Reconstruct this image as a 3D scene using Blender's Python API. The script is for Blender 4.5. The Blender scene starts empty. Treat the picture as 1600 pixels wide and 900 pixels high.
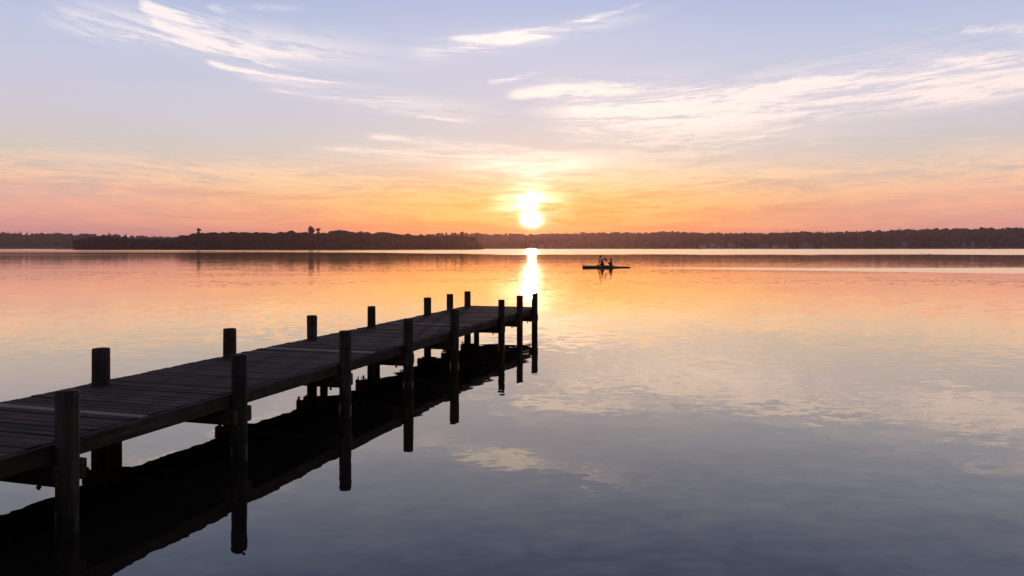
import bpy, bmesh, math, random
import numpy as np
from mathutils import Vector, Matrix, noise as mnoise

random.seed(7); rng = np.random.default_rng(7)
sc = bpy.context.scene
COL = sc.collection
R = math.radians
F = 1210.0; HOR = 387.0; CX = 800.0; CAMZ = 1.8

# ------------------------------------------------------------------ helpers
def lin(r, g, b):
    f = lambda c: (c/255/12.92) if c/255 <= .04045 else ((c/255+.055)/1.055)**2.4
    return (f(r), f(g), f(b), 1.0)

def link(o, parent=None):
    COL.objects.link(o)
    if parent is not None: o.parent = parent
    return o

def tag(o, label=None, cat=None, group=None, kind=None):
    if label: o['label'] = label
    if cat: o['category'] = cat
    if group: o['group'] = group
    if kind: o['kind'] = kind
    return o

def empty(name, loc=(0, 0, 0), rz=0):
    o = bpy.data.objects.new(name, None); o.location = loc; o.rotation_euler = (0, 0, rz)
    o.empty_display_size = .2
    return link(o)

def bm_obj(name, bm, mat, parent=None, smooth=False):
    me = bpy.data.meshes.new(name); bm.to_mesh(me); bm.free()
    if smooth:
        for p in me.polygons: p.use_smooth = True
    for m in (mat if isinstance(mat, (list, tuple)) else [mat]): me.materials.append(m)
    return link(bpy.data.objects.new(name, me), parent)

def np_mesh(name, V, T, mat, parent=None, smooth=False, attr=None):
    me = bpy.data.meshes.new(name)
    V = np.asarray(V, np.float32); T = np.asarray(T, np.int32); n = T.shape[1]
    me.vertices.add(len(V)); me.vertices.foreach_set('co', V.ravel())
    me.loops.add(T.size); me.loops.foreach_set('vertex_index', T.ravel())
    me.polygons.add(len(T))
    me.polygons.foreach_set('loop_start', np.arange(0, T.size, n, dtype=np.int32))
    me.polygons.foreach_set('loop_total', np.full(len(T), n, np.int32))
    me.update(calc_edges=True)
    if smooth: me.polygons.foreach_set('use_smooth', np.ones(len(T), bool))
    if attr is not None:
        a = me.attributes.new('tone', 'FLOAT', 'POINT'); a.data.foreach_set('value', np.asarray(attr, np.float32))
    me.materials.append(mat); me.validate()
    return link(bpy.data.objects.new(name, me), parent)

# small expression layer over shader math nodes
class E:
    nt = None
    def __init__(s, k): s.k = k
    @staticmethod
    def m(op, *a, clamp=False):
        n = E.nt.nodes.new('ShaderNodeMath'); n.operation = op; n.use_clamp = clamp
        for i, x in enumerate(a):
            if isinstance(x, E): E.nt.links.new(x.k, n.inputs[i])
            else: n.inputs[i].default_value = x
        return E(n.outputs[0])
    def __add__(s, o): return E.m('ADD', s, o)
    __radd__ = __add__
    def __mul__(s, o): return E.m('MULTIPLY', s, o)
    __rmul__ = __mul__
    def __sub__(s, o): return E.m('SUBTRACT', s, o)
    def __rsub__(s, o): return E.m('SUBTRACT', o, s)
    def __truediv__(s, o): return E.m('DIVIDE', s, o)
    def __rtruediv__(s, o): return E.m('DIVIDE', o, s)
    def __neg__(s): return s*-1.0
def Exp(x): return E.m('EXPONENT', x)
def Sq(x): return x*x
def Clamp(x): return E.m('ADD', x, 0.0, clamp=True)
def Max(a, b): return E.m('MAXIMUM', a, b)
def Smooth(x, a, b, t0=0.0, t1=1.0):
    n = E.nt.nodes.new('ShaderNodeMapRange'); n.interpolation_type = 'SMOOTHSTEP'
    for i, q in enumerate((x, a, b, t0, t1)):
        if isinstance(q, E): E.nt.links.new(q.k, n.inputs[i])
        else: n.inputs[i].default_value = q
    return E(n.outputs[0])
def Vec(x, y, z):
    n = E.nt.nodes.new('ShaderNodeCombineXYZ')
    for i, q in enumerate((x, y, z)):
        if isinstance(q, E): E.nt.links.new(q.k, n.inputs[i])
        else: n.inputs[i].default_value = q
    return n.outputs[0]
def Noise(vec, scale, detail=4, rough=.5, dist=0, out=0):
    n = E.nt.nodes.new('ShaderNodeTexNoise'); E.nt.links.new(vec, n.inputs['Vector'])
    n.inputs['Scale'].default_value = scale; n.inputs['Detail'].default_value = detail
    n.inputs['Roughness'].default_value = rough; n.inputs['Distortion'].default_value = dist
    return E(n.outputs[out]) if out == 0 else n.outputs[1]
def Sep(v):
    n = E.nt.nodes.new('ShaderNodeSeparateXYZ'); E.nt.links.new(v, n.inputs[0])
    return [E(o) for o in n.outputs]
def Ramp(x, stops, interp='LINEAR'):
    n = E.nt.nodes.new('ShaderNodeValToRGB'); n.color_ramp.interpolation = interp
    E.nt.links.new(x.k, n.inputs[0]); el = n.color_ramp.elements
    while len(el) < len(stops): el.new(.5)
    for e, (p, c) in zip(el, stops): e.position = p; e.color = c
    return n.outputs[0]
def Mix(f, a, b, mode='MIX'):
    n = E.nt.nodes.new('ShaderNodeMix'); n.data_type = 'RGBA'; n.blend_type = mode; n.clamp_result = False
    if isinstance(f, E): E.nt.links.new(f.k, n.inputs[0])
    else: n.inputs[0].default_value = f
    for i, q in ((6, a), (7, b)):
        if hasattr(q, 'is_output'): E.nt.links.new(q, n.inputs[i])
        else: n.inputs[i].default_value = q
    return n.outputs[2]

def material(name):
    m = bpy.data.materials.new(name); m.use_nodes = True
    E.nt = m.node_tree
    b = m.node_tree.nodes['Principled BSDF']
    return m, b, m.node_tree.links

def simple(name, col, rough=.7, var=.25, scale=8):
    m, b, L = material(name)
    tc = E.nt.nodes.new('ShaderNodeTexCoord')
    n = Noise(tc.outputs['Object'], scale, 4)
    c1 = tuple(c*(1-var) for c in col[:3])+(1,); c2 = tuple(min(1, c*(1+var)) for c in col[:3])+(1,)
    L.new(Mix(n, c1, c2), b.inputs['Base Color']); b.inputs['Roughness'].default_value = rough
    return m

# ------------------------------------------------------------------ sky
SUN_AZ = math.atan(31/F); SUN_V = (HOR-326)/F
def build_world():
    w = bpy.data.worlds.new('World'); sc.world = w; w.use_nodes = True
    nt = w.node_tree; E.nt = nt; nt.nodes.clear()
    out = nt.nodes.new('ShaderNodeOutputWorld'); bg = nt.nodes.new('ShaderNodeBackground')
    nt.links.new(bg.outputs[0], out.inputs[0])
    tc = nt.nodes.new('ShaderNodeTexCoord')
    x, y, z = Sep(tc.outputs['Generated'])
    az = E.m('ARCTAN2', x, y)
    v = z/E.m('SQRT', Sq(x)+Sq(y)+1e-6)
    # clear-sky gradient: a band of colour by height, warmer round the sun's azimuth
    P = 1.0
    side = [(0, (170,130,142)), (.015, (190,142,150)), (.028, (214,158,156)), (.045, (226,172,160)), (.066, (214,180,174)), (.085, (208,188,180)), (.105, (212,198,186)),
            (.135, (210,201,204)), (.165, (208,202,216)), (.21, (200,202,222)), (.26, (188,197,224)), (.32, (168,181,218)), (.42, (134,156,208)), (.6, (88,106,156)), (1.0, (50,66,110))]
    mid = [(0, (240,130,95)), (.015, (248,140,84)), (.03, (252,146,74)), (.05, (252,160,78)), (.07, (240,172,116)), (.09, (230,188,158)), (.11, (220,200,188)),
           (.135, (216,206,204)), (.165, (209,204,212)), (.21, (204,204,222)), (.26, (200,203,226)), (.32, (180,191,223)), (.42, (140,160,212)), (.6, (92,108,158)), (1.0, (52,68,112))]
    vr = Clamp(v/P)
    cs = Ramp(vr, [(p/P, lin(*c)) for p, c in side]); cm = Ramp(vr, [(p/P, lin(*c)) for p, c in mid])
    da = az-SUN_AZ
    near = 1.0/(1.0+Sq(da/.31)*Sq(da/.31)*.6+Sq(da/.31)*.6)
    col = Mix(near, cs, cm)
    # cirrus: shared flow coordinates, fibres drawn out along the wind, flatter near the horizon
    n = v/(1.0+Sq(az+.02)*.75)
    wp = Noise(Vec(az*3.0, n*14.0, .3), 1.0, 3, .5, out=1)
    wx, wy, wz = Sep(wp)
    az2 = az+(wx-.5)*.10; n2 = n+(wy-.5)*.022
    f1 = Noise(Vec(az2*9.0, n2*150.0, 1.7), 1.0, 6, .62, .25)
    f2 = Noise(Vec(az2*26.0, n2*190.0, 5.1), 1.0, 5, .62, .4)
    f3 = Noise(Vec(az2*5.5+n2*20.0, n2*42.0, 9.4), 1.0, 5, .6, .6)
    fib = Smooth(f1*.55+f2*.45, .36, .66)
    wisp = Smooth(f3, .40, .62)
    aw = az+(wx-.5)*.035+(f3-.5)*.02; vw = v+(wy-.5)*.016+(f2-.5)*.008
    def pt(px, py):
        a = math.atan((px-CX)/F); return a, (HOR-py)/F*math.cos(a)
    def streak(p1, p2, bend, w1, w2, amt, e0=.10, e1=.5, fw=.6):
        a1, v1 = pt(*p1); a2, v2 = pt(*p2)
        L = math.hypot(a2-a1, v2-v1); dx, dy = (a2-a1)/L, (v2-v1)/L
        qx = aw-a1; qy = vw-v1
        s = (qx*dx+qy*dy)/L
        nn = qy*dx-qx*dy-(s-s*s)*(4*bend/F)
        wd = Clamp(s)*((w2-w1)/F)+w1/F
        g = Exp(-Sq(nn/wd))
        return g*Smooth(s, -e0*.3, e0)*Smooth(s, 1-e1, 1.08, 1.0, 0.0)*amt
    S = [
     ((95,40),(640,98),3,17,9,.75), ((215,8),(400,62),4,17,11,.85), ((330,62),(530,112),-10,6,4,.95), ((325,96),(590,128),-6,4,4,.95),
     ((240,30),(420,80),-6,10,7,.8), ((420,136),(690,160),-6,5,4,.9), ((560,164),(770,194),-4,6,5,.7), ((350,8),(500,14),0,8,6,.4), ((330,2),(360,40),0,14,10,.4),
     ((688,74),(1030,-4),-9,12,3,1.15), ((692,70),(930,44),-4,10,6,.8), ((760,126),(862,110),-2,5,4,.6),
     ((785,150),(1150,122),6,12,14,.8), ((900,165),(2000,62),-16,20,26,1.1), ((1040,150),(1960,10),-8,18,18,.9), ((880,180),(1300,196),-10,22,18,.65),
     ((850,150),(1130,200),-10,20,14,.5), ((1500,50),(1680,44),0,8,9,.6), ((1400,45),(1560,40),0,4,4,.4), ((865,222),(1060,212),4,7,8,.8),
     ((1030,240),(1270,188),-6,5,4,.7), ((1130,246),(1340,208),-4,6,4,.8), ((1180,276),(1640,236),-6,5,5,.6), ((1380,232),(1640,212),0,4,4,.4),
     ((335,274),(500,226),-10,8,7,1.1), ((350,268),(820,286),8,12,14,1.0), ((470,238),(930,246),5,11,12,1.0), ((560,212),(900,240),5,6,7,.7), ((700,250),(1080,256),4,14,14,1.0), ((900,300),(1330,210),-14,8,6,.95), ((960,316),(1640,262),-12,8,8,.9), ((380,300),(760,330),8,7,8,.8), ((860,275),(1250,262),-6,9,9,.9),
     ((980,262),(1420,272),0,14,12,.55), ((-40,286),(330,300),0,9,8,.6), ((170,288),(350,330),-5,6,8,.75), ((205,262),(265,272),0,4,3,.6),
     ((1080,300),(1900,285),0,16,14,.5), ((300,320),(760,316),0,16,14,.4)]
    tot = None
    for q in S:
        t = streak(*q); tot = t if tot is None else tot+t
    tot = Clamp(tot*1.05)
    tex = Clamp(fib*.62+wisp*.5+.06)
    f4 = Noise(Vec(az2*48.0+n2*50.0, n2*300.0, 31.0), 1.0, 5, .68, .6)
    fil = Clamp(1.0-E.m('ABSOLUTE', f2-.5)*8.0)*.6+Clamp(1.0-E.m('ABSOLUTE', f4-.48)*7.0)*.6
    dens = Clamp(wisp*.55+f4*.55+(fil-.5)*.30+(f1-.5)*.9)
    core_ = Smooth(tot, .0, .9)
    hero = core_*Clamp(Smooth(dens, .28, .90)*.85+core_*.22-.06)
    f5 = Noise(Vec(az2*7.0-n2*6.0, n2*62.0, 12.6), 1.0, 7, .66, .9)
    f6 = Noise(Vec(az2*3.0+n2*5.0, n2*26.0, 44.0), 1.0, 3, .5, .4)
    lowband = Smooth(v, .128, .085)*Smooth(v, .0, .03)
    low = Smooth(f5*.62+fil*.10+f6*.30+f4*.12, .47, .69)*lowband*.95
    vt = None
    for q in [((820,165),(1900,40),-14,34,46,.62), ((60,20),(680,95),6,26,24,.5), ((380,110),(820,185),-6,16,18,.38), ((860,205),(1400,230),-6,26,22,.5), ((640,80),(1060,10),-6,16,10,.4), ((300,270),(1400,235),0,22,26,.6)]:
        t = streak(*q); vt = t if vt is None else vt+t
    veil = Clamp(vt)*Smooth(dens, .15, .80)
    # loose cirrus over the part of the sky the lens does not frame
    behind = Smooth(E.m('ABSOLUTE', az), .66, .95)
    other = Smooth(f3, .5, .72)*fib*behind*Smooth(v, 0.03, .15)*Smooth(v, 1.2, .5)*.7
    cover = Clamp(Max(Max(hero*.84, veil), Max(low, other)))
    cc_s = [(0, (204,142,148)), (.03, (236,162,150)), (.06, (250,184,158)), (.085, (255,206,172)), (.12, (252,216,200)), (.17, (246,224,216)), (.3, (246,231,228)), (.6, (170,160,175))]
    cc_m = [(0, (255,140,90)), (.03, (255,186,98)), (.06, (255,206,120)), (.085, (255,220,168)), (.12, (255,234,218)), (.17, (253,234,222)), (.3, (255,240,232)), (.6, (170,160,175))]
    cc = Mix(near, Ramp(vr, [(p/P, lin(*c)) for p, c in cc_s]), Ramp(vr, [(p/P, lin(*c)) for p, c in cc_m]))
    ck = nt.nodes.new('ShaderNodeVectorMath'); ck.operation = 'SCALE'; nt.links.new(cc, ck.inputs[0]); nt.links.new(Smooth(v, .10, .17, 1.0, 1.2).k, ck.inputs['Scale']); cc = ck.outputs[0]
    col = Mix(cover, col, cc)
    # thin grey-rose cloud bars low down
    bars = Smooth(Noise(Vec(az2*4.0, n2*95.0, 14.2), 1.0, 5, .6, .3), .55, .7)*Smooth(v, .10, .05)*.45
    col = Mix(bars, col, Mix(near, lin(206,150,148), lin(238,140,84)))
    # the sun behind thin cloud: white core broken by cloud bars, upper glow, wide warm halo
    gx = az+(wx-.5)*.02-SUN_AZ; gv = v+(f1-.5)*.012
    barrier = Smooth(f1*.7+f2*.3, .40, .60, .12, 1.0)
    core = Exp(-Sq(gx/.0105)-Sq((gv-SUN_V-.001)/.0140))*5.0*(.12+barrier*.95)
    core2 = Exp(-Sq(gx/.036)-Sq((gv-SUN_V-.004)/.018))*1.7*barrier
    disc = Exp(-Sq(gx/.0095)-Sq((v-(HOR-344)/F)/.0065))*7.0
    up = Exp(-Sq(gx/.070)-Sq((gv-(HOR-262)/F)/.014))*.42*(.4+barrier*.8)
    col_up = Exp(-Sq(gx/.024)-Sq((gv-(HOR-292)/F)/.020))*.35*barrier
    halo = Exp(-Sq(gx/.20)-Sq((v-(HOR-305)/F)/.055))*.03
    def addc(c, amt, rgb):
        k = nt.nodes.new('ShaderNodeVectorMath'); k.operation = 'SCALE'; k.inputs[0].default_value = rgb[:3]
        nt.links.new(amt.k, k.inputs['Scale'])
        a = nt.nodes.new('ShaderNodeVectorMath'); a.operation = 'ADD'
        nt.links.new(c, a.inputs[0]); nt.links.new(k.outputs[0], a.inputs[1]); return a.outputs[0]
    col = addc(col, halo, (1.0, .42, .02)); col = addc(col, up*(.5+f4)+col_up, (1.0, .9, .82))
    col = addc(col, core+core2+disc, (1.0, .86, .62))
    dim = Smooth(E.m('ABSOLUTE', az), .75, 1.8, 1.0, .42)
    dk = nt.nodes.new('ShaderNodeVectorMath'); dk.operation = 'SCALE'; nt.links.new(col, dk.inputs[0]); nt.links.new(dim.k, dk.inputs['Scale']); col = dk.outputs[0]
    # physical twilight sky underneath
    sky = nt.nodes.new('ShaderNodeTexSky'); sky.sky_type = 'NISHITA'; sky.sun_disc = False
    sky.sun_elevation = math.atan(SUN_V); sky.sun_rotation = SUN_AZ; sky.air_density = 1.0; sky.dust_density = 1.5
    bg2 = nt.nodes.new('ShaderNodeBackground'); nt.links.new(sky.outputs[0], bg2.inputs[0]); bg2.inputs[1].default_value = .004
    ad = nt.nodes.new('ShaderNodeAddShader')
    nt.links.new(col, bg.inputs[0]); bg.inputs[1].default_value = 1.0
    nt.links.new(bg.outputs[0], ad.inputs[0]); nt.links.new(bg2.outputs[0], ad.inputs[1]); nt.links.new(ad.outputs[0], out.inputs[0])
    w.cycles.sampling_method = 'MANUAL'; w.cycles.sample_map_resolution = 1024
build_world()

sl = bpy.data.lights.new('sun', 'SUN'); sl.energy = .5; sl.angle = R(.6); sl.color = (1, .45, .25)
so = link(bpy.data.objects.new('sun', sl))
sd = Vector((math.sin(SUN_AZ), math.cos(SUN_AZ), SUN_V)).normalized()
so.rotation_euler = sd.to_track_quat('Z', 'Y').to_euler(); so.location = (0, 0, 60)

# ------------------------------------------------------------------ camera
cam = bpy.data.cameras.new('camera'); co = link(bpy.data.objects.new('camera', cam)); sc.camera = co
co.location = (0, 0, CAMZ); co.rotation_euler = (R(90), 0, 0)
cam.sensor_width = 36; cam.lens = F/1600*36; cam.shift_y = -(450-HOR)/1600
cam.clip_end = 20000; cam.clip_start = .05

# ------------------------------------------------------------------ terrain
def interp(x, tab):
    return np.interp(x, [t[0] for t in tab], [t[1] for t in tab])
SHORE = [(-900,1500),(64,1500),(74,765),(120,760),(400,750),(700,770),(738,800),(748,1100),(760,1230),(1100,1215),(1400,1200),(2000,1150),(2600,1000)]
RIDGE_LEFT = [(-300,361),(0,362.5),(40,363),(60,365),(95,363),(120,365),(170,364.5),(210,367),(270,369),(400,369)]
RIDGE_RIGHT = [(640,367),(740,366),(800,365.5),(870,365.5),(940,363),(1000,363.5),(1050,361.5),(1100,364),(1200,364),(1270,362),(1300,363),(1400,359.5),(1500,357.5),(1600,356.5),(2000,355)]
PROM = [(116,377),(122,372),(150,367),(180,368),(215,371),(250,371),(270,371),(285,365),(310,362),(345,360.5),(400,360.5),(430,361.5),(452,358),(465,359.5),(485,362),(515,361),(523,356.5),(535,356),
        (545,360),(552,358.5),(558,361),(563,358),(570,361),(590,361),(598,358),(606,362),(625,362.5),(640,364),(660,365),(700,366),(730,367),(738,369),(743,373),(750,381),(756,385)]
def ground_z(X, Y):
    X = np.asarray(X, float); Y = np.asarray(Y, float)
    r = np.hypot(X, Y); az = np.arctan2(X, Y)
    azc = np.clip(az, -R(50), R(50)); xi = CX+F*np.tan(azc)
    Ye = r*np.cos(azc)
    sh = interp(xi, SHORE)
    side = np.clip((np.abs(az)-R(50))/R(45), 0, 1)
    sh = sh*(1-side)+420*side
    d = Ye-sh
    hl = 1.8+(HOR-interp(xi, RIDGE_LEFT))*1900/F-14
    hr = 1.8+(HOR-interp(xi, RIDGE_RIGHT))*1650/F-14
    prom = (xi > 66) & (xi < 745)
    H = np.where(xi < 66, hl, hr)
    ramp = np.clip(d/430, 0, 1); ramp = ramp*ramp*(3-2*ramp)
    h = np.where(d < 0, np.maximum(d*.06, -2.0), .35+np.minimum(d*.03, .8)+H*ramp)
    rp = np.clip((d-430)/500, 0, 1)
    hp = np.where(d < 0, np.maximum(d*.06, -2.0), np.minimum(.3+d*.02, 2.5)+H*.9*rp)
    hp = np.where((xi < 117) & (d > 0), np.where(d < 40, .4, np.where(d < 735, -1.0, .5+(hl)*np.clip((d-735)/400, 0, 1))), hp)
    h = np.where(prom, hp, h)
    hb = np.clip((1.0-Y)*.12, -2.0, 1.4)
    return np.maximum(h, np.where(Y < 40, hb, -9))
rad = np.concatenate([[.4,1,1.6,2.4,3.4,5,8,12,18,28,45,70,110,170,260,360,450], np.linspace(540,2000,110), [2150,2300,2500]])
na = 720
A = np.linspace(-math.pi, math.pi, na, endpoint=False)
RR, AA = np.meshgrid(rad, A, indexing='ij')
GX = RR*np.sin(AA); GY = RR*np.cos(AA); GZ = ground_z(GX, GY)
V = np.stack([GX, GY, GZ], -1).reshape(-1, 3)
V = np.vstack([V, [[0, 0, float(ground_z(0, 0))]]])
i, j = np.meshgrid(np.arange(len(rad)-1), np.arange(na), indexing='ij'); jn = (j+1) % na
T = np.stack([i*na+j, (i+1)*na+j, (i+1)*na+jn, i*na+jn], -1).reshape(-1, 4)[:, ::-1]
mg, b, L = material('meadow_earth'); tc = E.nt.nodes.new('ShaderNodeTexCoord')
gn = Noise(tc.outputs['Object'], .08, 8, .65)
L.new(Mix(gn, (.035, .045, .018, 1), (.10, .085, .045, 1)), b.inputs['Base Color']); b.inputs['Roughness'].default_value = .95
cap = np.array([[len(V)-1, jj, (jj+1) % na, len(V)-1] for jj in range(na)])
g = np_mesh('ground', V, T, mg, smooth=True); tag(g, kind='structure')

# ------------------------------------------------------------------ water
KY = 70.0
def build_water():
    m, b, L = material('lake_water')
    geo = E.nt.nodes.new('ShaderNodeNewGeometry')
    X, Y, Z = Sep(geo.outputs['Position'])
    dist = E.m('SQRT', Sq(X)+Sq(Y)+1.0)
    # bands of wind-ruffled water lying across the lake, calm water between
    wob = (Noise(Vec(X*.004, Y*.01, 2.2), 1.0, 3)-.5)
    Yb = Y+wob*60.0+(Noise(Vec(X*.03, Y*.012, 5.2), 1.0, 4, .7)-.5)*130.0
    xi = X/Max(Y, 1.0)
    band = Smooth(Yb+E.m('MINIMUM', xi, 0.0)*450.0, 185, 225)*Smooth(Yb, 900, 1400, 1, .3)
    leftfade = Smooth(xi, -.02, -.30, 1.0, 0.35)
    pn = Noise(Vec(X*.0022, Y*.016, 7.7), 1.0, 4, .55)
    patch = Smooth(pn, .50, .62)*Smooth(Y, 90, 200)
    streaks = Smooth(Noise(Vec(X*.01, Y*.09, 3.1), 1.0, 4, .6), .55, .72)*Smooth(Y, 35, 90)
    # paddlers' wake: narrow behind the stern, spreading to the right
    wx = X-11.0; cy = KY-wx*.46+Clamp(wx/40.0)*Clamp(wx/40.0)*6.0+(Noise(Vec(X*.12, 0.0, 4.0), 1.0, 2)-.5)*1.2
    half = wx*.30+.30
    wk = Smooth(E.m('ABSOLUTE', Y-cy)/Max(half, .3), 1.2, .55)*Smooth(X, 10.5, 12.0)*Smooth(X, 150, 70)
    wkb = Smooth(Noise(Vec(X*.25, Y*1.3, 8.0), 1.0, 4, .6), .35, .55, .75, 1.0)
    wake = wk*wkb
    rough_mask = Clamp(Max(band*leftfade, wake*.95)+patch*.18+streaks*.10)
    rough = .006+Clamp(Max(band*leftfade, wake)+patch*.3+streaks*.2)*.09+Smooth(dist, 10, 90)*.035
    # ripple slopes taken straight from noise vectors (metres): long swell, wavelets, fine cats-paws
    def slope(sx, sy, sc_, seed, det=2):
        c = Noise(Vec(X*sx, Y*sy, seed), sc_, det, .5, out=1); a, b_, c_ = Sep(c); return a-.5, b_-.5
    n1 = slope(.22, .42, 1.0, 1.0); n2 = slope(1.1, 2.2, 1.0, 6.0); n3 = slope(3.4, 5.6, 1.0, 12.0, 2)
    n4 = slope(9.5, 14.0, 1.0, 17.0)
    gust = Smooth(Noise(Vec(X*.05, Y*.11, 21.0), 1.0, 3, .55), .38, .66)
    calm = .35+gust*.9
    far = Smooth(dist, 25, 110, 1.0, .35)
    fine = calm*Smooth(dist, 4, 20, .45, 1.2)
    tilt = Clamp(band*leftfade)*.040+wake*.044+patch*.014
    sx = (n1[0]*.005+n2[0]*.013*calm+n3[0]*.038*fine+n4[0]*.014*calm)*far
    sy = (n1[1]*.007+n2[1]*.020*calm+n3[1]*.064*fine+n4[1]*.022*calm)*(far+rough_mask*.6)-tilt
    nrm = E.nt.nodes.new('ShaderNodeVectorMath'); nrm.operation = 'NORMALIZE'
    L.new(Vec(sx, sy, 1.0), nrm.inputs[0]); NN = nrm.outputs[0]; nt = E.nt
    gl = nt.nodes.new('ShaderNodeBsdfGlossy'); gl.inputs['Color'].default_value = (1.0, .925, .80, 1)
    L.new(NN, gl.inputs['Normal']); L.new(rough.k, gl.inputs['Roughness'])
    df = nt.nodes.new('ShaderNodeBsdfDiffuse'); df.inputs['Color'].default_value = (.026, .018, .011, 1)
    fr = nt.nodes.new('ShaderNodeFresnel'); fr.inputs['IOR'].default_value = 1.35; L.new(NN, fr.inputs['Normal'])
    mx = nt.nodes.new('ShaderNodeMixShader'); L.new(Clamp(E(fr.outputs[0])*1.65).k, mx.inputs[0]); L.new(df.outputs[0], mx.inputs[1]); L.new(gl.outputs[0], mx.inputs[2])
    L.new(mx.outputs[0], nt.nodes['Material Output'].inputs['Surface']); nt.nodes.remove(b)
    S = 2600
    bm = bmesh.new()
    vs = [bm.verts.new(p) for p in ((-S, -S, 0), (S, -S, 0), (S, S, 0), (-S, S, 0))]; bm.faces.new(vs)
    tag(bm_obj('water', bm, m), kind='structure')
build_water()

# ------------------------------------------------------------------ wood materials
def wood(name, c1, c2, axis, gscale=1.0, rough=.85):
    """weathered timber: grain drawn out along `axis` of object space, blotches, tone attribute per board"""
    m, b, L = material(name)
    tc = E.nt.nodes.new('ShaderNodeTexCoord'); x, y, z = Sep(tc.outputs['Object'])
    k = [28*gscale]*3; k[axis] = 1.6*gscale
    g = Noise(Vec(x*k[0], y*k[1], z*k[2]), 1.0, 6, .65, .6)
    bl = Noise(tc.outputs['Object'], 5.0, 4, .6)
    at = E.nt.nodes.new('ShaderNodeAttribute'); at.attribute_name = 'tone'
    f = Clamp(Smooth(g, .3, .72)*.7+Smooth(bl, .35, .7)*.35)
    c = Mix(f, c1, c2)
    t = E(at.outputs['Fac'])
    c = Mix(1.0, c, Vec(.55+t*1.0, .55+t*.98, .55+t*.92), 'MULTIPLY')
    lich = Smooth(Noise(tc.outputs['Object'], 14.0, 4, .7), .64, .72)*.5
    c = Mix(lich, c, (.10, .09, .06, 1))
    if axis == 2:      # wet foot and a ragged green-brown algae line on the posts
        wl = z+(bl-.5)*.16
        c = Mix(Smooth(wl, .24, .10)*.65, c, (.020, .024, .010, 1)); c = Mix(Smooth(wl, .07, .03)*.8, c, (.006, .006, .004, 1))
        L.new(Smooth(wl, .10, .03, rough, .3).k, b.inputs['Roughness'])
    else: b.inputs['Roughness'].default_value = rough
    L.new(c, b.inputs['Base Color'])
    b.inputs['Specular IOR Level'].default_value = .25
    bp = E.nt.nodes.new('ShaderNodeBump'); bp.inputs['Strength'].default_value = .7; bp.inputs['Distance'].default_value = .006
    L.new(g.k, bp.inputs['Height']); L.new(bp.outputs[0], b.inputs['Normal'])
    return m
M_plank = wood('plank_wood', (.028, .017, .009, 1), (.125, .080, .050, 1), 1)
M_pale = wood('pale_plank_wood', (.30, .21, .14, 1), (.52, .39, .27, 1), 1)
M_beam = wood('beam_wood', (.020, .013, .008, 1), (.11, .074, .048, 1), 0)
M_post = wood('post_wood', (.020, .014, .010, 1), (.11, .080, .058, 1), 2)
M_iron = simple('rusted_iron', (.05, .03, .02), .8)

# ------------------------------------------------------------------ jetty
TH = math.atan(.305)                      # direction of the jetty
u = Vector((math.sin(TH), math.cos(TH), 0)); vv = Vector((-math.cos(TH), math.sin(TH), 0))
C_R, C_L, S0, S1, ZD = 4.35, 5.91, -4.2, 16.06, .525
jet = empty('wooden_jetty', tuple(u*S0+vv*5.13), 0)
jet.rotation_euler = (0, 0, math.pi/2-TH)     # local x = along the jetty, y = to its left
tag(jet, 'long dark weathered wooden jetty on round posts running out over the calm lake', 'jetty')
def loc(s, c, z): return Vector((s-S0, c-5.13, z))
def sc_from_px(px, c):
    k = (px-CX)/F; Y = c/(math.sin(TH)-math.cos(TH)*k); X = k*Y
    return X*u.x+Y*u.y

def box(bm, lo, hi, bev=.004, jit=0):
    vs = []
    for zz in (lo[2], hi[2]):
        for (xx, yy) in ((lo[0], lo[1]), (hi[0], lo[1]), (hi[0], hi[1]), (lo[0], hi[1])):
            vs.append(bm.verts.new((xx+random.uniform(-jit, jit), yy+random.uniform(-jit, jit), zz+random.uniform(-jit, jit))))
    fs = [bm.faces.new([vs[k] for k in q]) for q in ((3,2,1,0),(4,5,6,7),(0,1,5,4),(1,2,6,5),(2,3,7,6),(3,0,4,7))]
    if bev:
        es = list({e for f in fs for e in f.edges})
        bmesh.ops.bevel(bm, geom=es, offset=bev, segments=1, affect='EDGES')

def add_tone(o, groups):
    a = o.data.attributes.new('tone', 'FLOAT', 'POINT'); a.data.foreach_set('value', groups)

deck = bmesh.new(); tones = []
pale_s = [4.80]
for (px, py) in ((497, 546.5), (687, 507)):
    Yp = F*(CAMZ-ZD)/(py-HOR); Xp = (px-CX)/F*Yp; pale_s.append(Xp*u.x+Yp*u.y)
pitch = .104; s = S0; kpl = 0
while s < S1-.02:
    pale = [q for q in pale_s if abs(s+pitch/2-q) < pitch/2+1e-4]
    o1 = random.uniform(-.012, .010); o2 = random.uniform(-.014, .014); dz = random.uniform(-.003, .003)
    w = pitch-random.uniform(.006, .012)
    a = loc(s, C_R+.022+abs(o1)*.1, ZD-.030+dz); c = loc(s+w, C_L+o2, ZD+dz)
    if pale:
        pb = bmesh.new(); box(pb, a, c, .003, .0015)
        po = bm_obj('plank', pb, M_pale, jet); po['label'] = 'pale newer plank'
        add_tone(po, [random.uniform(.3, .7)]*len(po.data.vertices))
    else:
        n0 = len(deck.verts); box(deck, a, c, .004, .0025); t = random.random()
        tones += [t]*(len(deck.verts)-n0)
    s += pitch; kpl += 1
d = bm_obj('deck_planks', deck, M_plank, jet); add_tone(d, tones[:len(d.data.vertices)])

def beam(name, s0, c0, z0, s1, c1, z1, segs=1):
    bm = bmesh.new(); box(bm, loc(s0, c0, z0), loc(s1, c1, z1), .008, .003)
    o = bm_obj(name, bm, M_beam, jet); add_tone(o, [random.uniform(.2, .8)]*len(o.data.vertices)); return o
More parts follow.
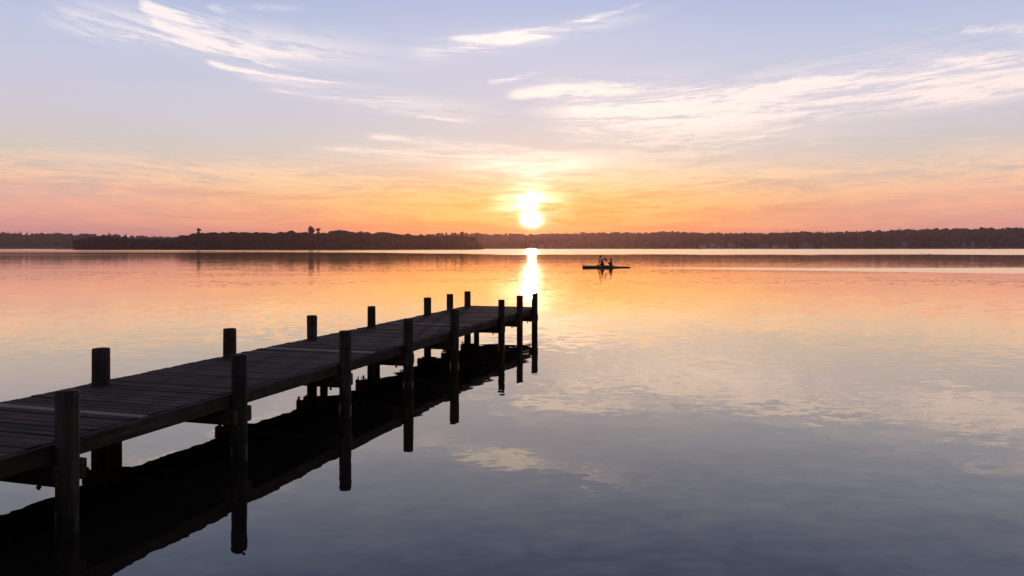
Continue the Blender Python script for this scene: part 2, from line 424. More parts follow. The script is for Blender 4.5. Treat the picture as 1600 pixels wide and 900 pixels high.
# stringers in lengths butted over the cross-beams
cuts = [S0, 0.3, 4.0, 7.66, 11.0, 14.5, S1-.01]
for a, bq in zip(cuts[:-1], cuts[1:]):
    beam('stringer', a+.002, C_R-.03, ZD-.125, bq-.002, C_R+.02, ZD-.005)
    beam('stringer', a+.002, C_L-.07, ZD-.125, bq-.002, C_L-.015, ZD-.034)
    beam('stringer', a+.002, 5.10, ZD-.125, bq-.002, 5.16, ZD-.034)

def post(s, c, top, rad, name='post', bottom=-1.2, lean=0):
    bm = bmesh.new(); N = 28; rings = []
    zs = [q for q in (bottom, -.3, -.05, .05, .2, .35, .5, .65) if q < top-.06]+[top-.03, top-.006, top]
    ph = random.uniform(0, 100); flat = random.uniform(.0, .05)
    for iz, z in enumerate(zs):
        rr = rad*(1.0+.03*math.sin(z*5+ph))
        if iz == len(zs)-2: rr *= .985
        if iz == len(zs)-1: rr *= .90
        ring = []
        for k in range(N):
            a = 2*math.pi*k/N
            q = rr*(1+flat*math.cos(2*a+ph)+.035*mnoise.noise(Vector((math.cos(a)*1.5+ph, math.sin(a)*1.5, z*.7)))+.018*mnoise.noise(Vector((math.cos(a)*9+ph, math.sin(a)*9, z*1.5))))
            p = loc(s, c, z); ring.append(bm.verts.new((p.x+q*math.cos(a)+lean*z, p.y+q*math.sin(a), z+(.004*mnoise.noise(Vector((k*.6, ph, 0))) if iz >= len(zs)-2 else 0))))
        rings.append(ring)
    for a, bq in zip(rings[:-1], rings[1:]):
        for k in range(N): bm.faces.new((a[k], a[(k+1) % N], bq[(k+1) % N], bq[k]))
    bm.faces.new(rings[-1])
    o = bm_obj(name, bm, M_post, jet, smooth=True)
    t = random.uniform(.25, .8); add_tone(o, [t]*len(o.data.vertices)); return o

near = [(105,.863,.0725),(374,.862,.067),(539.5,.879,.0645),(638,.868,.066),(710,.864,.068),(783.5,.859,.059),(812,.862,.061),(835.3,.852,.0625)]
left = [(158,.845,.083),(359,.842,.078),(487.5,.845,.070),(580.5,.845,.068),(668,.845,.069),(703,.845,.070),(730.5,.845,.071)]
CRP, CLP = 4.27, 5.765
ns = [sc_from_px(p[0], CRP) for p in near]
for (px, top, r_), s in zip(near, ns): post(s, CRP, top, r_)
ls = []
for px, top, r_ in left:
    s = sc_from_px(px, CLP); ls.append(s); post(s, CLP, top+.018, r_*.97)
for s in (2.15, .3, -1.6, -3.5):
    post(s, CRP, .86, .07); post(s, CLP, .84, .075)
# short inner piles that stop under the deck, next to some of the far posts
for px, c, r_ in ((179, 5.61, .062), (506, 5.565, .052), (588.5, 5.62, .055), (744.5, 5.56, .056)):
    post(sc_from_px(px, c), c, ZD-.13, r_, 'pile')

def cross(s, pr, both=True):
    """pair of cross-beams clamping the posts of one bent, bolted through"""
    for sg in ((-1, 1) if both else (1,)):
        a = s+sg*(pr-.006); bq = s+sg*(pr+.056)
        o = beam('cross_beam', min(a, bq), 4.235+random.uniform(-.015, .01), ZD-.262, max(a, bq), 5.885+random.uniform(-.01, .015), ZD-.128)
        for c in (4.40, 5.05, 5.85):
            bm = bmesh.new(); p = loc((a+bq)/2, c, ZD-.27)
            bmesh.ops.create_cone(bm, cap_ends=True, segments=8, radius1=.009, radius2=.009, depth=.05, matrix=Matrix.Translation(p))
            bmesh.ops.create_cone(bm, cap_ends=True, segments=6, radius1=.016, radius2=.016, depth=.014, matrix=Matrix.Translation(p+Vector((0, 0, -.008))))
            bm_obj('bolt', bm, M_iron, o)
for s, r_ in [(ns[0], .0725), (ns[1], .067), (ns[2], .0645), (ns[3], .066), (ns[4], .068), (ns[5], .059), (ns[6], .061), (ns[7], .0625), (2.15, .07), (.3, .07), (-1.6, .07), (-3.5, .07)]:
    cross(s, r_)

# ------------------------------------------------------------------ trees
def ico(sub):
    bm = bmesh.new(); bmesh.ops.create_icosphere(bm, subdivisions=sub, radius=1)
    v = np.array([p.co[:] for p in bm.verts]); f = np.array([[q.index for q in t.verts] for t in bm.faces]); bm.free(); return v, f
I1, I2 = ico(2), ico(3)
def lumps(n, kind, rs, base=I1):
    """one unit-height crown made of rough lumps"""
    V, T, tn = [], [], []; off = 0
    for k in range(n):
        bv, bf = base
        if kind == 'round':
            a = rs.uniform(0, 6.28); q = rs.uniform(.0, .24); zc = rs.uniform(.30, .76)
            if k == 0: q, zc = 0, .45
            c = np.array([q*math.cos(a), q*math.sin(a), zc]); r = np.array([.24, .24, .22])*rs.uniform(.7, 1.15)
            if k == 0: r = np.array([.34, .34, .42])
        elif kind == 'conifer':
            t = k/max(1, n-1); c = np.array([rs.uniform(-.02, .02), rs.uniform(-.02, .02), .15+.68*t]); w = .19*(1-t)+.045
            r = np.array([w, w, .17])
        d = 1+.30*np.array([mnoise.noise(Vector(p*2.2)+Vector((k*7.1+rs.uniform(0, 50), 0, 0))) for p in bv])+rs.uniform(-.09, .09, len(bv))
        V.append(bv*d[:, None]*r+c); T.append(bf+off); off += len(bv); tn.append(np.full(len(bv), rs.uniform(0, 1)))
    return np.vstack(V), np.vstack(T), np.concatenate(tn)
protos = {'round': [lumps(5, 'round', rng) for _ in range(7)], 'conifer': [lumps(4, 'conifer', rng) for _ in range(3)]}
def foliage(name, dark, light):
    m, b, L = material(name); tc = E.nt.nodes.new('ShaderNodeTexCoord')
    at = E.nt.nodes.new('ShaderNodeAttribute'); at.attribute_name = 'tone'
    n = Noise(tc.outputs['Object'], .6, 5, .7)
    L.new(Mix(Clamp(E(at.outputs['Fac'])*.6+n*.5), dark, light), b.inputs['Base Color'])
    b.inputs['Roughness'].default_value = .9; b.inputs['Specular IOR Level'].default_value = .1; return m
M_fol = foliage('foliage', (.010, .009, .005, 1), (.040, .030, .016, 1))
M_bark = simple('bark', (.06, .045, .035), .95)

def mass(name, items, label, cat='wood'):
    """items: (X, Y, z, height, width factor, kind)"""
    V, T, A_ = [], [], []; off = 0
    for (X, Y, z, h, w, kind) in items:
        pv, pf, pt_ = protos[kind][rng.integers(len(protos[kind]))]
        a = rng.uniform(0, 6.28); ca, sa = math.cos(a), math.sin(a)
        q = pv.copy(); x = q[:, 0]*ca-q[:, 1]*sa; y = q[:, 0]*sa+q[:, 1]*ca
        q = np.stack([x*h*w+X, y*h*w+Y, q[:, 2]*h+z], -1)
        V.append(q); T.append(pf+off); A_.append(np.clip(pt_*.6+rng.uniform(0, .4), 0, 1)); off += len(pv)
    o = np_mesh(name, np.vstack(V), np.vstack(T), M_fol, attr=np.concatenate(A_))
    tag(o, label, cat, kind='stuff'); return o

HOUSES = [(833,1236,9,0),(846,1240,7,0),(1008,1330,10,1),(1050,1345,12,1),(1098,1262,10,0),(1113,1290,9,0),(1126,1250,11,1),(1142,1300,9,0),(1193,1262,13,1),(1213,1240,9,0),(1228,1250,9,0),
          (1257,1275,12,0),(1268,1262,7,0),(1305,1320,14,1),(1414,1300,13,0),(1464,1305,11,1),(1508,1300,9,0),(1521,1312,10,0)]
def xpix(X, Y): return CX+F*X/Y
items = []
for _ in range(1500):                               # near promontory
    xi = rng.uniform(117, 757); Y = rng.uniform(768, 880) if xi < 735 else rng.uniform(800, 860)
    top = interp(xi, PROM)+rng.uniform(-1.1, 3.0); X = (xi-CX)/F*Y
    z = float(ground_z(X, Y)) if xi < 742 else .3
    h = 1.8+(HOR-top)*Y/F-z
    if Y < 790: h *= rng.uniform(.55, .95)
    if h < 1: continue
    items.append((X, Y, z-h*.06, h*1.03, rng.uniform(.75, 1.15), 'round'))
for xi in np.arange(120, 752, 3.2):                 # low shrubs on its waterline
    Y = interp(xi, SHORE)+rng.uniform(2, 10); X = (xi-CX)/F*Y; items.append((X, Y, -.4, rng.uniform(3, 6), 1.3, 'round'))
mass('promontory_wood', items, 'dark dense wood of broad-crowned trees covering the nearer promontory left of the sun')
items = []
for _ in range(1700):
    xi = rng.uniform(-330, 420); Y = rng.uniform(1515, 1960); X = (xi-CX)/F*Y
    z = float(ground_z(X, Y)) if xi < 66 else float(1.2+(1.8+(HOR-interp(xi, RIDGE_LEFT))*1900/F-15)*np.clip((Y-1500)/400, 0, 1))
    h = rng.uniform(10, 17); k = 'conifer' if rng.random() < (.45 if xi < 50 else .1) else 'round'
    items.append((X, Y, z-1, h*(1.1 if k == 'conifer' else 1), rng.uniform(.8, 1.2), k))
mass('far_wood', items, 'pale hazy wood on the low ridge farthest back at the left')
items = []
hx = [(p[0], p[1]) for p in HOUSES]
for _ in range(5200):
    xi = rng.uniform(655, 1800); t = rng.random()**.8; Y = 1232+t*450; X = (xi-CX)/F*Y
    z = float(ground_z(X, Y)) if xi > 746 else float(1.0+20*np.clip((Y-1230)/430, 0, 1)**1.5)
    h = rng.uniform(8, 17)
    open_ = mnoise.noise(Vector((xi*.012, Y*.008, 3)))
    if 1070 < xi < 1560 and Y < 1420 and open_ > .05: h *= .45
    if 845 < xi < 1060 and Y < 1290: h = 1.8+(HOR-(373.5+2.5*mnoise.noise(Vector((xi*.05, 0, 1)))))*Y/F*rng.uniform(.75, 1)-z
    if 750 < xi < 845 and Y < 1290: h *= .75
    if any(abs(xi-a) < 7 and Y < y_+6 for a, y_ in hx): continue
    k = 'conifer' if (rng.random() < (.35 if Y > 1560 else .07)) else 'round'
    items.append((X, Y, z-1, h, rng.uniform(.75, 1.15), k))
mass('hillside_wood', items, 'hazy wooded hillside behind the far shore below and right of the sun')

def tree(xi, Y, top, width, kind, label, group, seed, trunk_frac=.25, base=None):
    """single tree: trunk with limbs and a crown of leaf clumps"""
    rs = np.random.default_rng(seed)
    X = (xi-CX)/F*Y; z = float(ground_z(X, Y)) if base is None else base
    H = 1.8+(HOR-top)*Y/F-z; W = width*Y/F
    t = empty('tree', (X, Y, z-.2)); tag(t, label, 'tree', group)
    bm = bmesh.new()
    def limb(p, q, r1, r2):
        d = q-p; mt = Matrix.Translation((p+q)/2) @ d.to_track_quat('Z', 'Y').to_matrix().to_4x4()
        bmesh.ops.create_cone(bm, cap_ends=True, segments=8, radius1=r1, radius2=r2, depth=d.length, matrix=mt)
    tr = H*.022+.08
    limb(Vector((0, 0, 0)), Vector((0, 0, H*.75)), tr*1.3, tr*.5)
    cc = []
    nl = 9
    for k in range(nl):
        a = k*2.4+rs.uniform(-.3, .3); zt = H*(trunk_frac+(.9-trunk_frac)*(k+.5)/nl)
        if kind == 'umbrella': zt = H*rs.uniform(.60, .94); q = W*.5*rs.uniform(.1, .75)*(1.2 if zt > H*.84 else .6)
        elif kind == 'conifer': q = W*.35*(1-(zt/H-trunk_frac)/(1-trunk_frac))
        else: q = W*.5*rs.uniform(.3, .62)
        e = Vector((math.cos(a)*q, math.sin(a)*q, zt)); limb(Vector((0, 0, max(H*.2, zt-H*.18))), e, tr*.4, tr*.12); cc.append(e)
    cc.append(Vector((0, 0, H*.86)))
    bm_obj('trunk', bm, M_bark, t)
    V, T, A_ = [], [], []; off = 0
    for e in cc:
        s = W*rs.uniform(.17, .27); n = 260; tn = rs.uniform(0, 1)
        d = rs.normal(size=(n, 3)); d /= np.linalg.norm(d, axis=1)[:, None]; rr = rs.uniform(.25, 1, n)**.5
        c = np.array(e)+d*rr[:, None]*np.array([s, s, s*.8])
        c[:, 2] = np.minimum(c[:, 2], H)
        l = s*.22*rs.uniform(.6, 1.3, n)
        for m_ in range(3): V.append(c+rs.normal(size=(n, 3))*l[:, None])
        T.append(np.stack([np.arange(n)+off, np.arange(n)+off+n, np.arange(n)+off+2*n], -1)); off += 3*n; A_.append(np.full(3*n, tn))
        bv, bf = I1; q = bv*(1+rs.uniform(-.2, .2, len(bv)))[:, None]*s*.62+np.array(e)
        V.append(q); T.append(bf+off); off += len(bv); A_.append(np.full(len(bv), tn))
    np_mesh('crown', np.vstack(V), np.vstack(T), M_fol, t, attr=np.concatenate(A_))
    return t
gp = 'trees standing above the promontory wood'
tree(486, 800, 351.6, 14, 'umbrella', 'tall flat-topped tree rising highest above the dark promontory wood', gp, 11, .6)
tree(496.5, 800, 355.5, 8, 'umbrella', 'small thin tree beside the tallest flat-topped promontory tree', gp, 12, .6)
tree(310, 800, 355.6, 7, 'umbrella', 'lone wispy tree sticking up over the left half of the promontory wood', gp, 13, .6)
for i_, (xi, top, w_, lb) in enumerate([(683, 361, 4, 'slim tree poking above the wood, first of the four near the promontory tip'), (697, 360, 4.5, 'slim tree poking above the wood, second of the four near the promontory tip'),
        (711.5, 360.5, 6, 'bushy tree poking above the wood, third of the four near the promontory tip'), (721, 359.5, 8, 'broadest and outermost of the four trees above the promontory tip')]):
    tree(xi, 805, top, w_, 'round', lb, gp, 20+i_, .5)
ordn = 'first second third fourth fifth sixth seventh eighth ninth tenth eleventh twelfth thirteenth fourteenth fifteenth sixteenth seventeenth eighteenth nineteenth twentieth'.split()
row = [(1007,366.5,12),(1022,372,14),(1090,366,15),(1165,371,12),(1198,370,13),(1222,368,16),(1243,366,18),(1276,366,17),(1306,367,20),(1332,368,17),(1355,367,16),(1372,368,18),(1390,364.5,15),(1427,364.5,17),(1450,368,20),(1466,369,15),(1513,370,10),(1530,368,16),(1558,365.5,24),(1592,371,18)]
for i_, (xi, top, w_) in enumerate(row):
    Yt = 1245+(i_*37) % 25
    tree(xi, Yt, top+2.0, w_, 'round', 'hazy round tree on the far right shore, %s from left of its row' % ordn[i_], 'single trees along the far right shore', 40+i_, .18)

# ------------------------------------------------------------------ houses on the far shore
M_white = simple('white_render', (.72, .70, .68), .8, .1, 1.0); M_brick = simple('pale_brick', (.42, .34, .28), .85, .15, 1.0)
M_tile = simple('roof_tile', (.16, .09, .07), .8, .25, 1.0); M_slate = simple('slate_roof', (.10, .10, .11), .7, .2, 1.0)
mgl, b, L = material('window_glass'); b.inputs['Base Color'].default_value = (.02, .025, .03, 1); b.inputs['Roughness'].default_value = .1
def house(i_, xi, Y, wpx, style):
    X = (xi-CX)/F*Y; z = float(ground_z(X, Y)); w = wpx*Y/F; dp = 7.0; wh = 3.0+(i_ % 3)*.9; rh = 2.4+(i_ % 2)*.8
    t = empty('house', (X, Y, z-.3), R((i_*37) % 24-12))
    roofc = 'dark slate' if i_ % 2 else 'reddish tiled'
    tag(t, '%s far-shore house with %s roof among hazy trees, %s from left' % ('pale brick' if style else 'small white', roofc, ordn[i_]), 'house', 'houses along the far shore')
    bm = bmesh.new(); box(bm, (-w/2, -dp/2, 0), (w/2, dp/2, wh+.3), 0)
    for sg in (-1, 1):
        vs = [bm.verts.new((sg*w/2, -dp/2, wh+.302)), bm.verts.new((sg*w/2, dp/2, wh+.302)), bm.verts.new((sg*w/2, 0, wh+.3+rh))]; bm.faces.new(vs)
    bm_obj('wall', bm, M_brick if style else M_white, t)
    bm = bmesh.new(); e = .45
    for sg in (-1, 1):
        p = [(-w/2-e, sg*(dp/2+e), wh+.2-.1), (w/2+e, sg*(dp/2+e), wh+.2-.1), (w/2+e, 0, wh+.42+rh), (-w/2-e, 0, wh+.42+rh)]
        lo = [bm.verts.new(q) for q in p]; hi = [bm.verts.new((q[0], q[1], q[2]+.18)) for q in p]
        bm.faces.new(lo); bm.faces.new(hi[::-1])
        for k in range(4): bm.faces.new((lo[k], lo[(k+1) % 4], hi[(k+1) % 4], hi[k]))
    rf = bm_obj('roof', bm, M_slate if i_ % 2 else M_tile, t)
    bm = bmesh.new(); box(bm, (w*.2, -.4, wh+rh-.4), (w*.2+.7, .35, wh+rh+1.1), 0); bm_obj('chimney', bm, M_brick, rf)
    nw = max(2, int(w/3))
    for k in range(nw):
        xc = -w/2+w*(k+.5)/nw; bm = bmesh.new(); box(bm, (xc-.55, -dp/2-.06, 1.2), (xc+.55, -dp/2+.02, 2.6), 0); bm_obj('window', bm, mgl, t)
for i_, h_ in enumerate(HOUSES): house(i_, *h_)
# flagpole
X = (1250-CX)/F*1225; t = empty('flagpole', (X, 1225, float(ground_z(X, 1225)))); tag(t, 'thin white pole standing at the water edge between far-shore houses', 'pole')
bm = bmesh.new(); bmesh.ops.create_cone(bm, cap_ends=True, segments=8, radius1=.22, radius2=.12, depth=13, matrix=Matrix.Translation((0, 0, 6.5))); bm_obj('shaft', bm, M_white, t)
bm = bmesh.new(); bmesh.ops.create_uvsphere(bm, u_segments=8, v_segments=6, radius=.3, matrix=Matrix.Translation((0, 0, 13.1))); bm_obj('finial', bm, M_white, t)
# buoys
M_buoy = simple('buoy_paint', (.08, .03, .02), .5)
for i_, (xi, yy, w_) in enumerate([(1094, 390.6, 'on the bright far water straight above the kayak wake'), (1440, 396.5, 'left one of the pair on the bright band at the right'), (1452, 397.2, 'right one of the pair on the bright band at the right')]):
    Y = F*1.8/(yy-HOR); X = (xi-CX)/F*Y
    bm = bmesh.new(); r_ = .15 if Y < 400 else .3
    bmesh.ops.create_uvsphere(bm, u_segments=14, v_segments=10, radius=r_, matrix=Matrix.Translation((0, 0, r_*.3)))
    bmesh.ops.create_cone(bm, cap_ends=True, segments=10, radius1=r_*.3, radius2=r_*.15, depth=r_*.8, matrix=Matrix.Translation((0, 0, r_*1.5)))
    o = bm_obj('buoy', bm, M_buoy, smooth=True); o.location = (X, Y, 0); tag(o, 'tiny dark buoy '+w_, 'buoy', 'buoys far out on the lake')

# ------------------------------------------------------------------ kayak, paddlers
def skin(name, chains, mat, parent=None, sub=2):
    """chains: list of lists of (point, radius); first point of a later chain may be ('@', i) = join to vertex i"""
    verts, edges, rad_ = [], [], []
    for ch in chains:
        prev = None
        for p in ch:
            if p[0] == '@': prev = p[1]; continue
            verts.append(p[0]); rad_.append(p[1]); k = len(verts)-1
            if prev is not None: edges.append((prev, k))
            prev = k
    me = bpy.data.meshes.new(name+'_cage'); me.from_pydata([tuple(q) for q in verts], edges, [])
    o = bpy.data.objects.new(name+'_cage', me); COL.objects.link(o)
    md = o.modifiers.new('s', 'SKIN'); md.use_smooth_shade = True
    for k, d_ in enumerate(me.skin_vertices[0].data):
        r_ = rad_[k]; k_ = 1.32 if name in ('body', 'vest', 'shirt', 'trousers') else 1.0; d_.radius = (r_[0]*1.15, r_[1]*k_) if isinstance(r_, tuple) else (r_*k_, r_*k_); d_.use_root = (k == 0)
    md = o.modifiers.new('b', 'SUBSURF'); md.levels = sub; md.render_levels = sub
    dg = bpy.context.evaluated_depsgraph_get(); me2 = bpy.data.meshes.new_from_object(o.evaluated_get(dg))
    bpy.data.objects.remove(o); me2.name = name; me2.materials.clear(); me2.materials.append(mat)
    return link(bpy.data.objects.new(name, me2), parent)
M_skin = simple('skin', (.36, .20, .14), .6, .1); M_hair = simple('hair', (.02, .014, .01), .7)
M_shirt = simple('navy_shirt', (.02, .03, .06), .8); M_shirt2 = simple('dark_red_vest', (.07, .02, .02), .8); M_trous = simple('dark_trousers', (.015, .015, .02), .85)
M_hull = simple('hull_paint_dark', (.02, .03, .07), .25, .1); M_deckp = simple('deck_paint_lime', (.30, .34, .03), .3, .1); M_pad = simple('paddle_black', (.015, .015, .015), .4)

kx = (947-CX)/F*KY
kay = empty('kayak', (kx, KY, 0)); tag(kay, 'long narrow two-seat kayak with lime deck gliding left past the sun glitter', 'kayak')
# hull lofted from stations, bow at -x
def station(x):
    t = (x+2.14)/4.28; w = .27*max(0, math.sin(math.pi*min(1, max(0, t))))**.62+.015
    dk = .20-.11*t+.045*max(0, 1-abs(t-.5)/.3); kl = -.09*math.sin(math.pi*t)**.5 if 0 < t < 1 else 0
    if t < .02: kl = -.03
    return w, dk, kl
xs = np.concatenate([[-2.14], np.linspace(-2.10, 2.10, 34), [2.14]])
bmh, bmd = bmesh.new(), bmesh.new(); rh_, rd_ = [], []
for x in xs:
    w, dk, kl = station(x); sh = dk*.42
    rh_.append([bmh.verts.new((x, w*math.sin(a)*1.0, kl+(sh-kl)*(1-math.cos(a)**1.0) if abs(a) < 1.56 else sh)) for a in np.linspace(-math.pi/2, math.pi/2, 11)])
    rd_.append([bmd.verts.new((x, w*1.01*q, sh+.001+(dk-sh)*(1-q*q))) for q in np.linspace(-1, 1, 9)])
for bm, rr in ((bmh, rh_), (bmd, rd_)):
    for a, c in zip(rr[:-1], rr[1:]):
        for k in range(len(a)-1): bm.faces.new((a[k], a[k+1], c[k+1], c[k]))
    bm.faces.new(rr[0]); bm.faces.new(rr[-1][::-1])
bm_obj('hull', bmh, M_hull, kay, True); bm_obj('deck', bmd, M_deckp, kay, True)
PX = {'front': -.27, 'rear': .47}
for nm, x in PX.items():
    bm = bmesh.new(); N, r1 = 28, .018
    rings = []
    for k in range(N):
        a = 2*math.pi*k/N; cx_, cy_ = x-.12+.36*math.cos(a), .17*math.sin(a)
        rings.append([bm.verts.new((cx_+r1*math.cos(q)*math.cos(a), cy_+r1*math.cos(q)*math.sin(a), .165+r1*math.sin(q))) for q in np.linspace(0, 2*math.pi, 7)[:-1]])
    for k in range(N):
        for q in range(6): bm.faces.new((rings[k][q], rings[(k+1) % N][q], rings[(k+1) % N][(q+1) % 6], rings[k][(q+1) % 6]))
    bm_obj('cockpit_rim', bm, M_hull, kay, True)
bm = bmesh.new(); box(bm, (2.06, -.008, -.10), (2.19, .008, .055), .003); bm_obj('rudder', bm, M_pad, kay)

def person(name, xo, lean, hands, head_off, label, shirt, shname):
    t = empty('person', (kx+xo, KY, .06)); tag(t, label, 'person', 'the two kayak paddlers')
    hip = Vector((0, 0, .02)); sh = Vector((-.30*lean, 0, .44)); nk = sh+Vector((-.03*lean-.0, 0, .075)); hd = nk+Vector(head_off)
    ch = [[(hip, (.15, .12)), (hip.lerp(sh, .35), (.135, .10)), (hip.lerp(sh, .75), (.155, .10)), (sh, (.13, .085)), (nk, .05), (hd+Vector((0, 0, -.05)), .065), (hd, .085), (hd+Vector((0, 0, .06)), .07)]]
    idx = 8; sleeves = []
    arms = []
    for sg, hpos in ((-1, hands[0]), (1, hands[1])):
        s_ = sh+Vector((0, sg*.185, -.015)); h_ = Vector(hpos); d_ = h_-s_; Lh = d_.length
        up, fo = .28, .27
        if Lh > up+fo-.01: h_ = s_+d_*((up+fo-.01)/Lh); d_ = h_-s_; Lh = d_.length
        a_ = (up*up-fo*fo+Lh*Lh)/(2*Lh); hh = math.sqrt(max(0, up*up-a_*a_))
        side = Vector((.0, sg*.6, -.8)); side = (side-d_.normalized()*side.dot(d_.normalized())).normalized()
        el = s_+d_.normalized()*a_+side*hh
        ch.append([('@', 3), (s_, .062), (el, .044), (s_*0+el.lerp(h_, .9), .028), (h_, .032)])
        arms.append((s_, el, h_))
    for sg in (-1, 1):       # legs stretched forward inside the cockpit, knees up
        ch.append([('@', 0), (Vector((-.12, sg*.10, .03)), .085), (Vector((-.46, sg*.09, .11)), .055), (Vector((-.80, sg*.09, .02)), .042), (Vector((-.86, sg*.09, .07)), .035)])
    bd = skin('body', ch, M_skin, t)
    for s_, el, h_ in arms:     # fingers closed round the shaft
        dirn = (h_-el).normalized(); sidev = dirn.cross(Vector((0, 1, 0))).normalized()
        for q in range(4):
            o_ = h_+sidev*(q-1.5)*.02
            L_ = (.035, .042, .040, .030)[q]
            skin('finger', [[(o_, .010), (o_+dirn*L_, .009), (o_+dirn*(L_+.005)+Vector((0, .025, 0)), .008), (o_+dirn*(L_-.025)+Vector((0, .035, 0)), .007)]], M_skin, bd, 1)
        skin('thumb', [[(h_-sidev*.02, .012), (h_-sidev*.035+dirn*.03, .010), (h_-sidev*.025+dirn*.05, .009)]], M_skin, bd, 1)
    top = [[(hip+Vector((0, 0, .03)), (.165, .135)), (hip.lerp(sh, .4), (.150, .115)), (hip.lerp(sh, .8), (.168, .115)), (sh+Vector((0, 0, .01)), (.135, .095)), (nk-Vector((0, 0, .03)), .058)]]
    for s_, el, h_ in arms: top.append([('@', 3), (s_, .076), (el, .056), (el.lerp(h_, .55), .045)])
    skin(shname, top, shirt, t)
    leg = [[(Vector((0, 0, -.02)), .14)]]
    for sg in (-1, 1): leg.append([('@', 0), (Vector((-.12, sg*.09, .02)), .080), (Vector((-.46, sg*.09, .11)), .060), (Vector((-.78, sg*.09, .03)), .052)])
    skin('trousers', leg, M_trous, t)
    # face and hair
    bm = bmesh.new(); bmesh.ops.create_uvsphere(bm, u_segments=20, v_segments=14, radius=.105, matrix=Matrix.Translation(hd+Vector((.022, 0, .035))) @ Matrix.Diagonal((1.05, .95, 1.0, 1)))
    bm_obj('hair', bm, M_hair, t, True)
    bm = bmesh.new()
    bmesh.ops.create_cone(bm, cap_ends=True, segments=8, radius1=.018, radius2=.006, depth=.05, matrix=Matrix.Translation(hd+Vector((-.085, 0, .0))) @ Matrix.Rotation(R(-90), 4, 'Y'))
    bm_obj('nose', bm, M_skin, t, True)
    for sg in (-1, 1):
        bm = bmesh.new(); bmesh.ops.create_uvsphere(bm, u_segments=8, v_segments=6, radius=.013, matrix=Matrix.Translation(hd+Vector((-.078, sg*.03, .02)))); bm_obj('eye', bm, M_pad, t, True)
        bm = bmesh.new(); bmesh.ops.create_uvsphere(bm, u_segments=8, v_segments=6, radius=.026, matrix=Matrix.Translation(hd+Vector((.005, sg*.085, .0))) @ Matrix.Diagonal((.7, .4, 1.2, 1))); bm_obj('ear', bm, M_skin, t, True)
    return [Vector(t.location)+a[2] for a in arms]

def paddle(p1, p2, label, length=2.1, centre=None):
    p1, p2 = Vector(p1), Vector(p2); d = (p2-p1).normalized(); c = centre if centre is not None else (p1+p2)/2
    t = empty('paddle', tuple(c)); t.rotation_mode = 'QUATERNION'; zz = Vector((0, 1, 0)); zz = (zz-d*zz.dot(d)).normalized(); yy = zz.cross(d); t.rotation_quaternion = Matrix((d, yy, zz)).transposed().to_quaternion()
    tag(t, label, 'paddle', 'the two kayak paddles')
    bm = bmesh.new(); bmesh.ops.create_cone(bm, cap_ends=True, segments=12, radius1=.022, radius2=.022, depth=length-.5, matrix=Matrix.Rotation(R(90), 4, 'Y')); bm_obj('shaft', bm, M_pad, t, True)
    for sg in (-1, 1):
        bm = bmesh.new(); x0 = sg*(length/2-.46); pts = [(0, .02), (.08, .05), (.2, .085), (.36, .095), (.44, .07), (.47, .03)]
        for th in (-.006, .006):
            up_ = [bm.verts.new((x0+sg*a, h_, th+.02*(a/.47)**2)) for a, h_ in pts]; dn = [bm.verts.new((x0+sg*a, -h_, th+.02*(a/.47)**2)) for a, h_ in pts]
            for k in range(len(pts)-1): bm.faces.new((up_[k], up_[k+1], dn[k+1], dn[k]))
        bm.verts.ensure_lookup_table(); n_ = len(pts)
        ring = lambda o_: [bm.verts[o_+k] for k in range(n_)]+[bm.verts[o_+n_+k] for k in reversed(range(n_))]
        a, c_ = ring(0), ring(2*n_)
        for k in range(len(a)): bm.faces.new((a[k], a[(k+1) % len(a)], c_[(k+1) % len(a)], c_[k]))
        o = bm_obj('blade', bm, M_pad, t); 
    return t
def kp(px, py, dy=0):   # metres relative to the kayak origin plane
    return Vector(((px-CX)/F*(KY+dy), KY+dy, CAMZ-(py-HOR)/F*(KY+dy)))
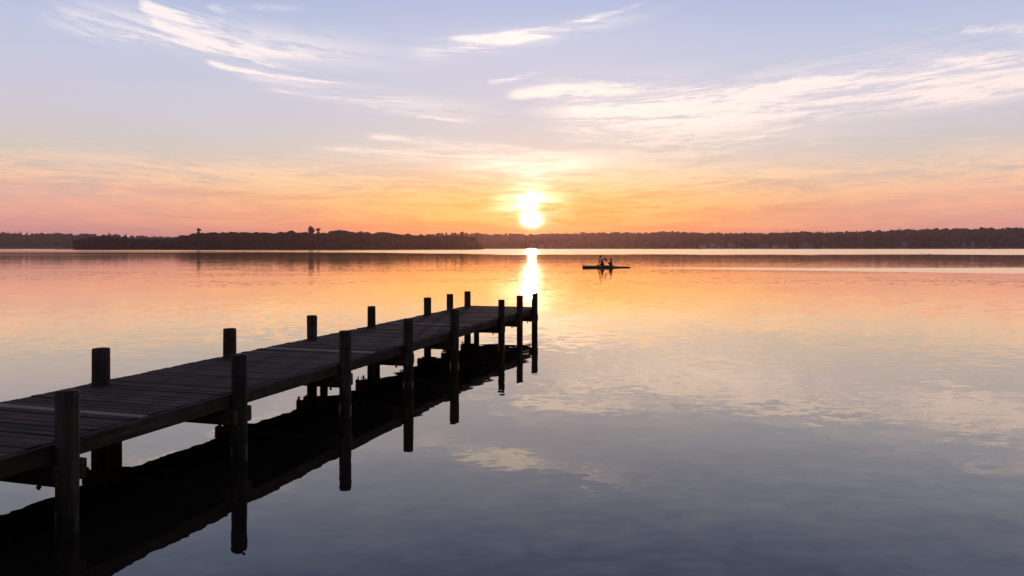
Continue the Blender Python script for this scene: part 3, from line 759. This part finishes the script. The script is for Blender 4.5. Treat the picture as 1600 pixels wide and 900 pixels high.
# front paddler: far hand high, near hand low by the water
def on(tip, d, t): return Vector(tip)+Vector(d).normalized()*t
tip1, d1 = Vector((kx-.393, KY+.66, 1.12)), Vector((-.267, -.71, -.648))
fo = Vector((kx+PX['front'], KY, .06))
hf = person('front', PX['front'], .22, (tuple(on(tip1, d1, 1.20)-fo), tuple(on(tip1, d1, .62)-fo)), (-.02, 0, .085), 'front paddler in dark red vest leaning forward with one arm raised', M_shirt2, 'vest')
paddle(tip1, on(tip1, d1, 2.1), 'black paddle held almost upright by the front paddler', 2.1)
tip2, d2 = Vector((kx-.20, KY-.66, .83)), Vector((.49, .705, -.51))
ro = Vector((kx+PX['rear'], KY, .06))
hr_ = person('rear', PX['rear'], .15, (tuple(on(tip2, d2, .52)-ro), tuple(on(tip2, d2, 1.05)-ro)), (-.01, 0, .09), 'rear paddler in navy shirt sitting upright with both arms forward', M_shirt, 'shirt')
paddle(tip2, on(tip2, d2, 2.0), 'black paddle slanting up to the left, held by the rear paddler', 2.0)

# ------------------------------------------------------------------ haze
HAZE = True
if HAZE:
    m = bpy.data.materials.new('haze_air'); m.use_nodes = True; nt = m.node_tree; nt.nodes.clear()
    o_ = nt.nodes.new('ShaderNodeOutputMaterial'); pv = nt.nodes.new('ShaderNodeVolumePrincipled')
    pv.inputs['Color'].default_value = (.97, .70, .70, 1); pv.inputs['Density'].default_value = .00010; pv.inputs['Anisotropy'].default_value = .8
    nt.links.new(pv.outputs[0], o_.inputs['Volume'])
    bm = bmesh.new(); box(bm, (-2700, -2700, -4), (2700, 2700, 56), 0)
    h = bm_obj('haze', bm, m); tag(h, kind='stuff')

# ------------------------------------------------------------------ render settings
sc.render.engine = 'CYCLES'
sc.view_settings.view_transform = 'Standard'; sc.view_settings.look = 'None'
sc.view_settings.exposure = 0; sc.view_settings.gamma = 1; sc.view_settings.use_curve_mapping = False
c = sc.cycles
c.use_denoising = True; c.denoiser = 'OPENIMAGEDENOISE'
c.max_bounces = 6; c.diffuse_bounces = 2; c.glossy_bounces = 4; c.transmission_bounces = 2; c.volume_bounces = 1; c.transparent_max_bounces = 8
c.sample_clamp_indirect = 8; c.caustics_reflective = False; c.caustics_refractive = False
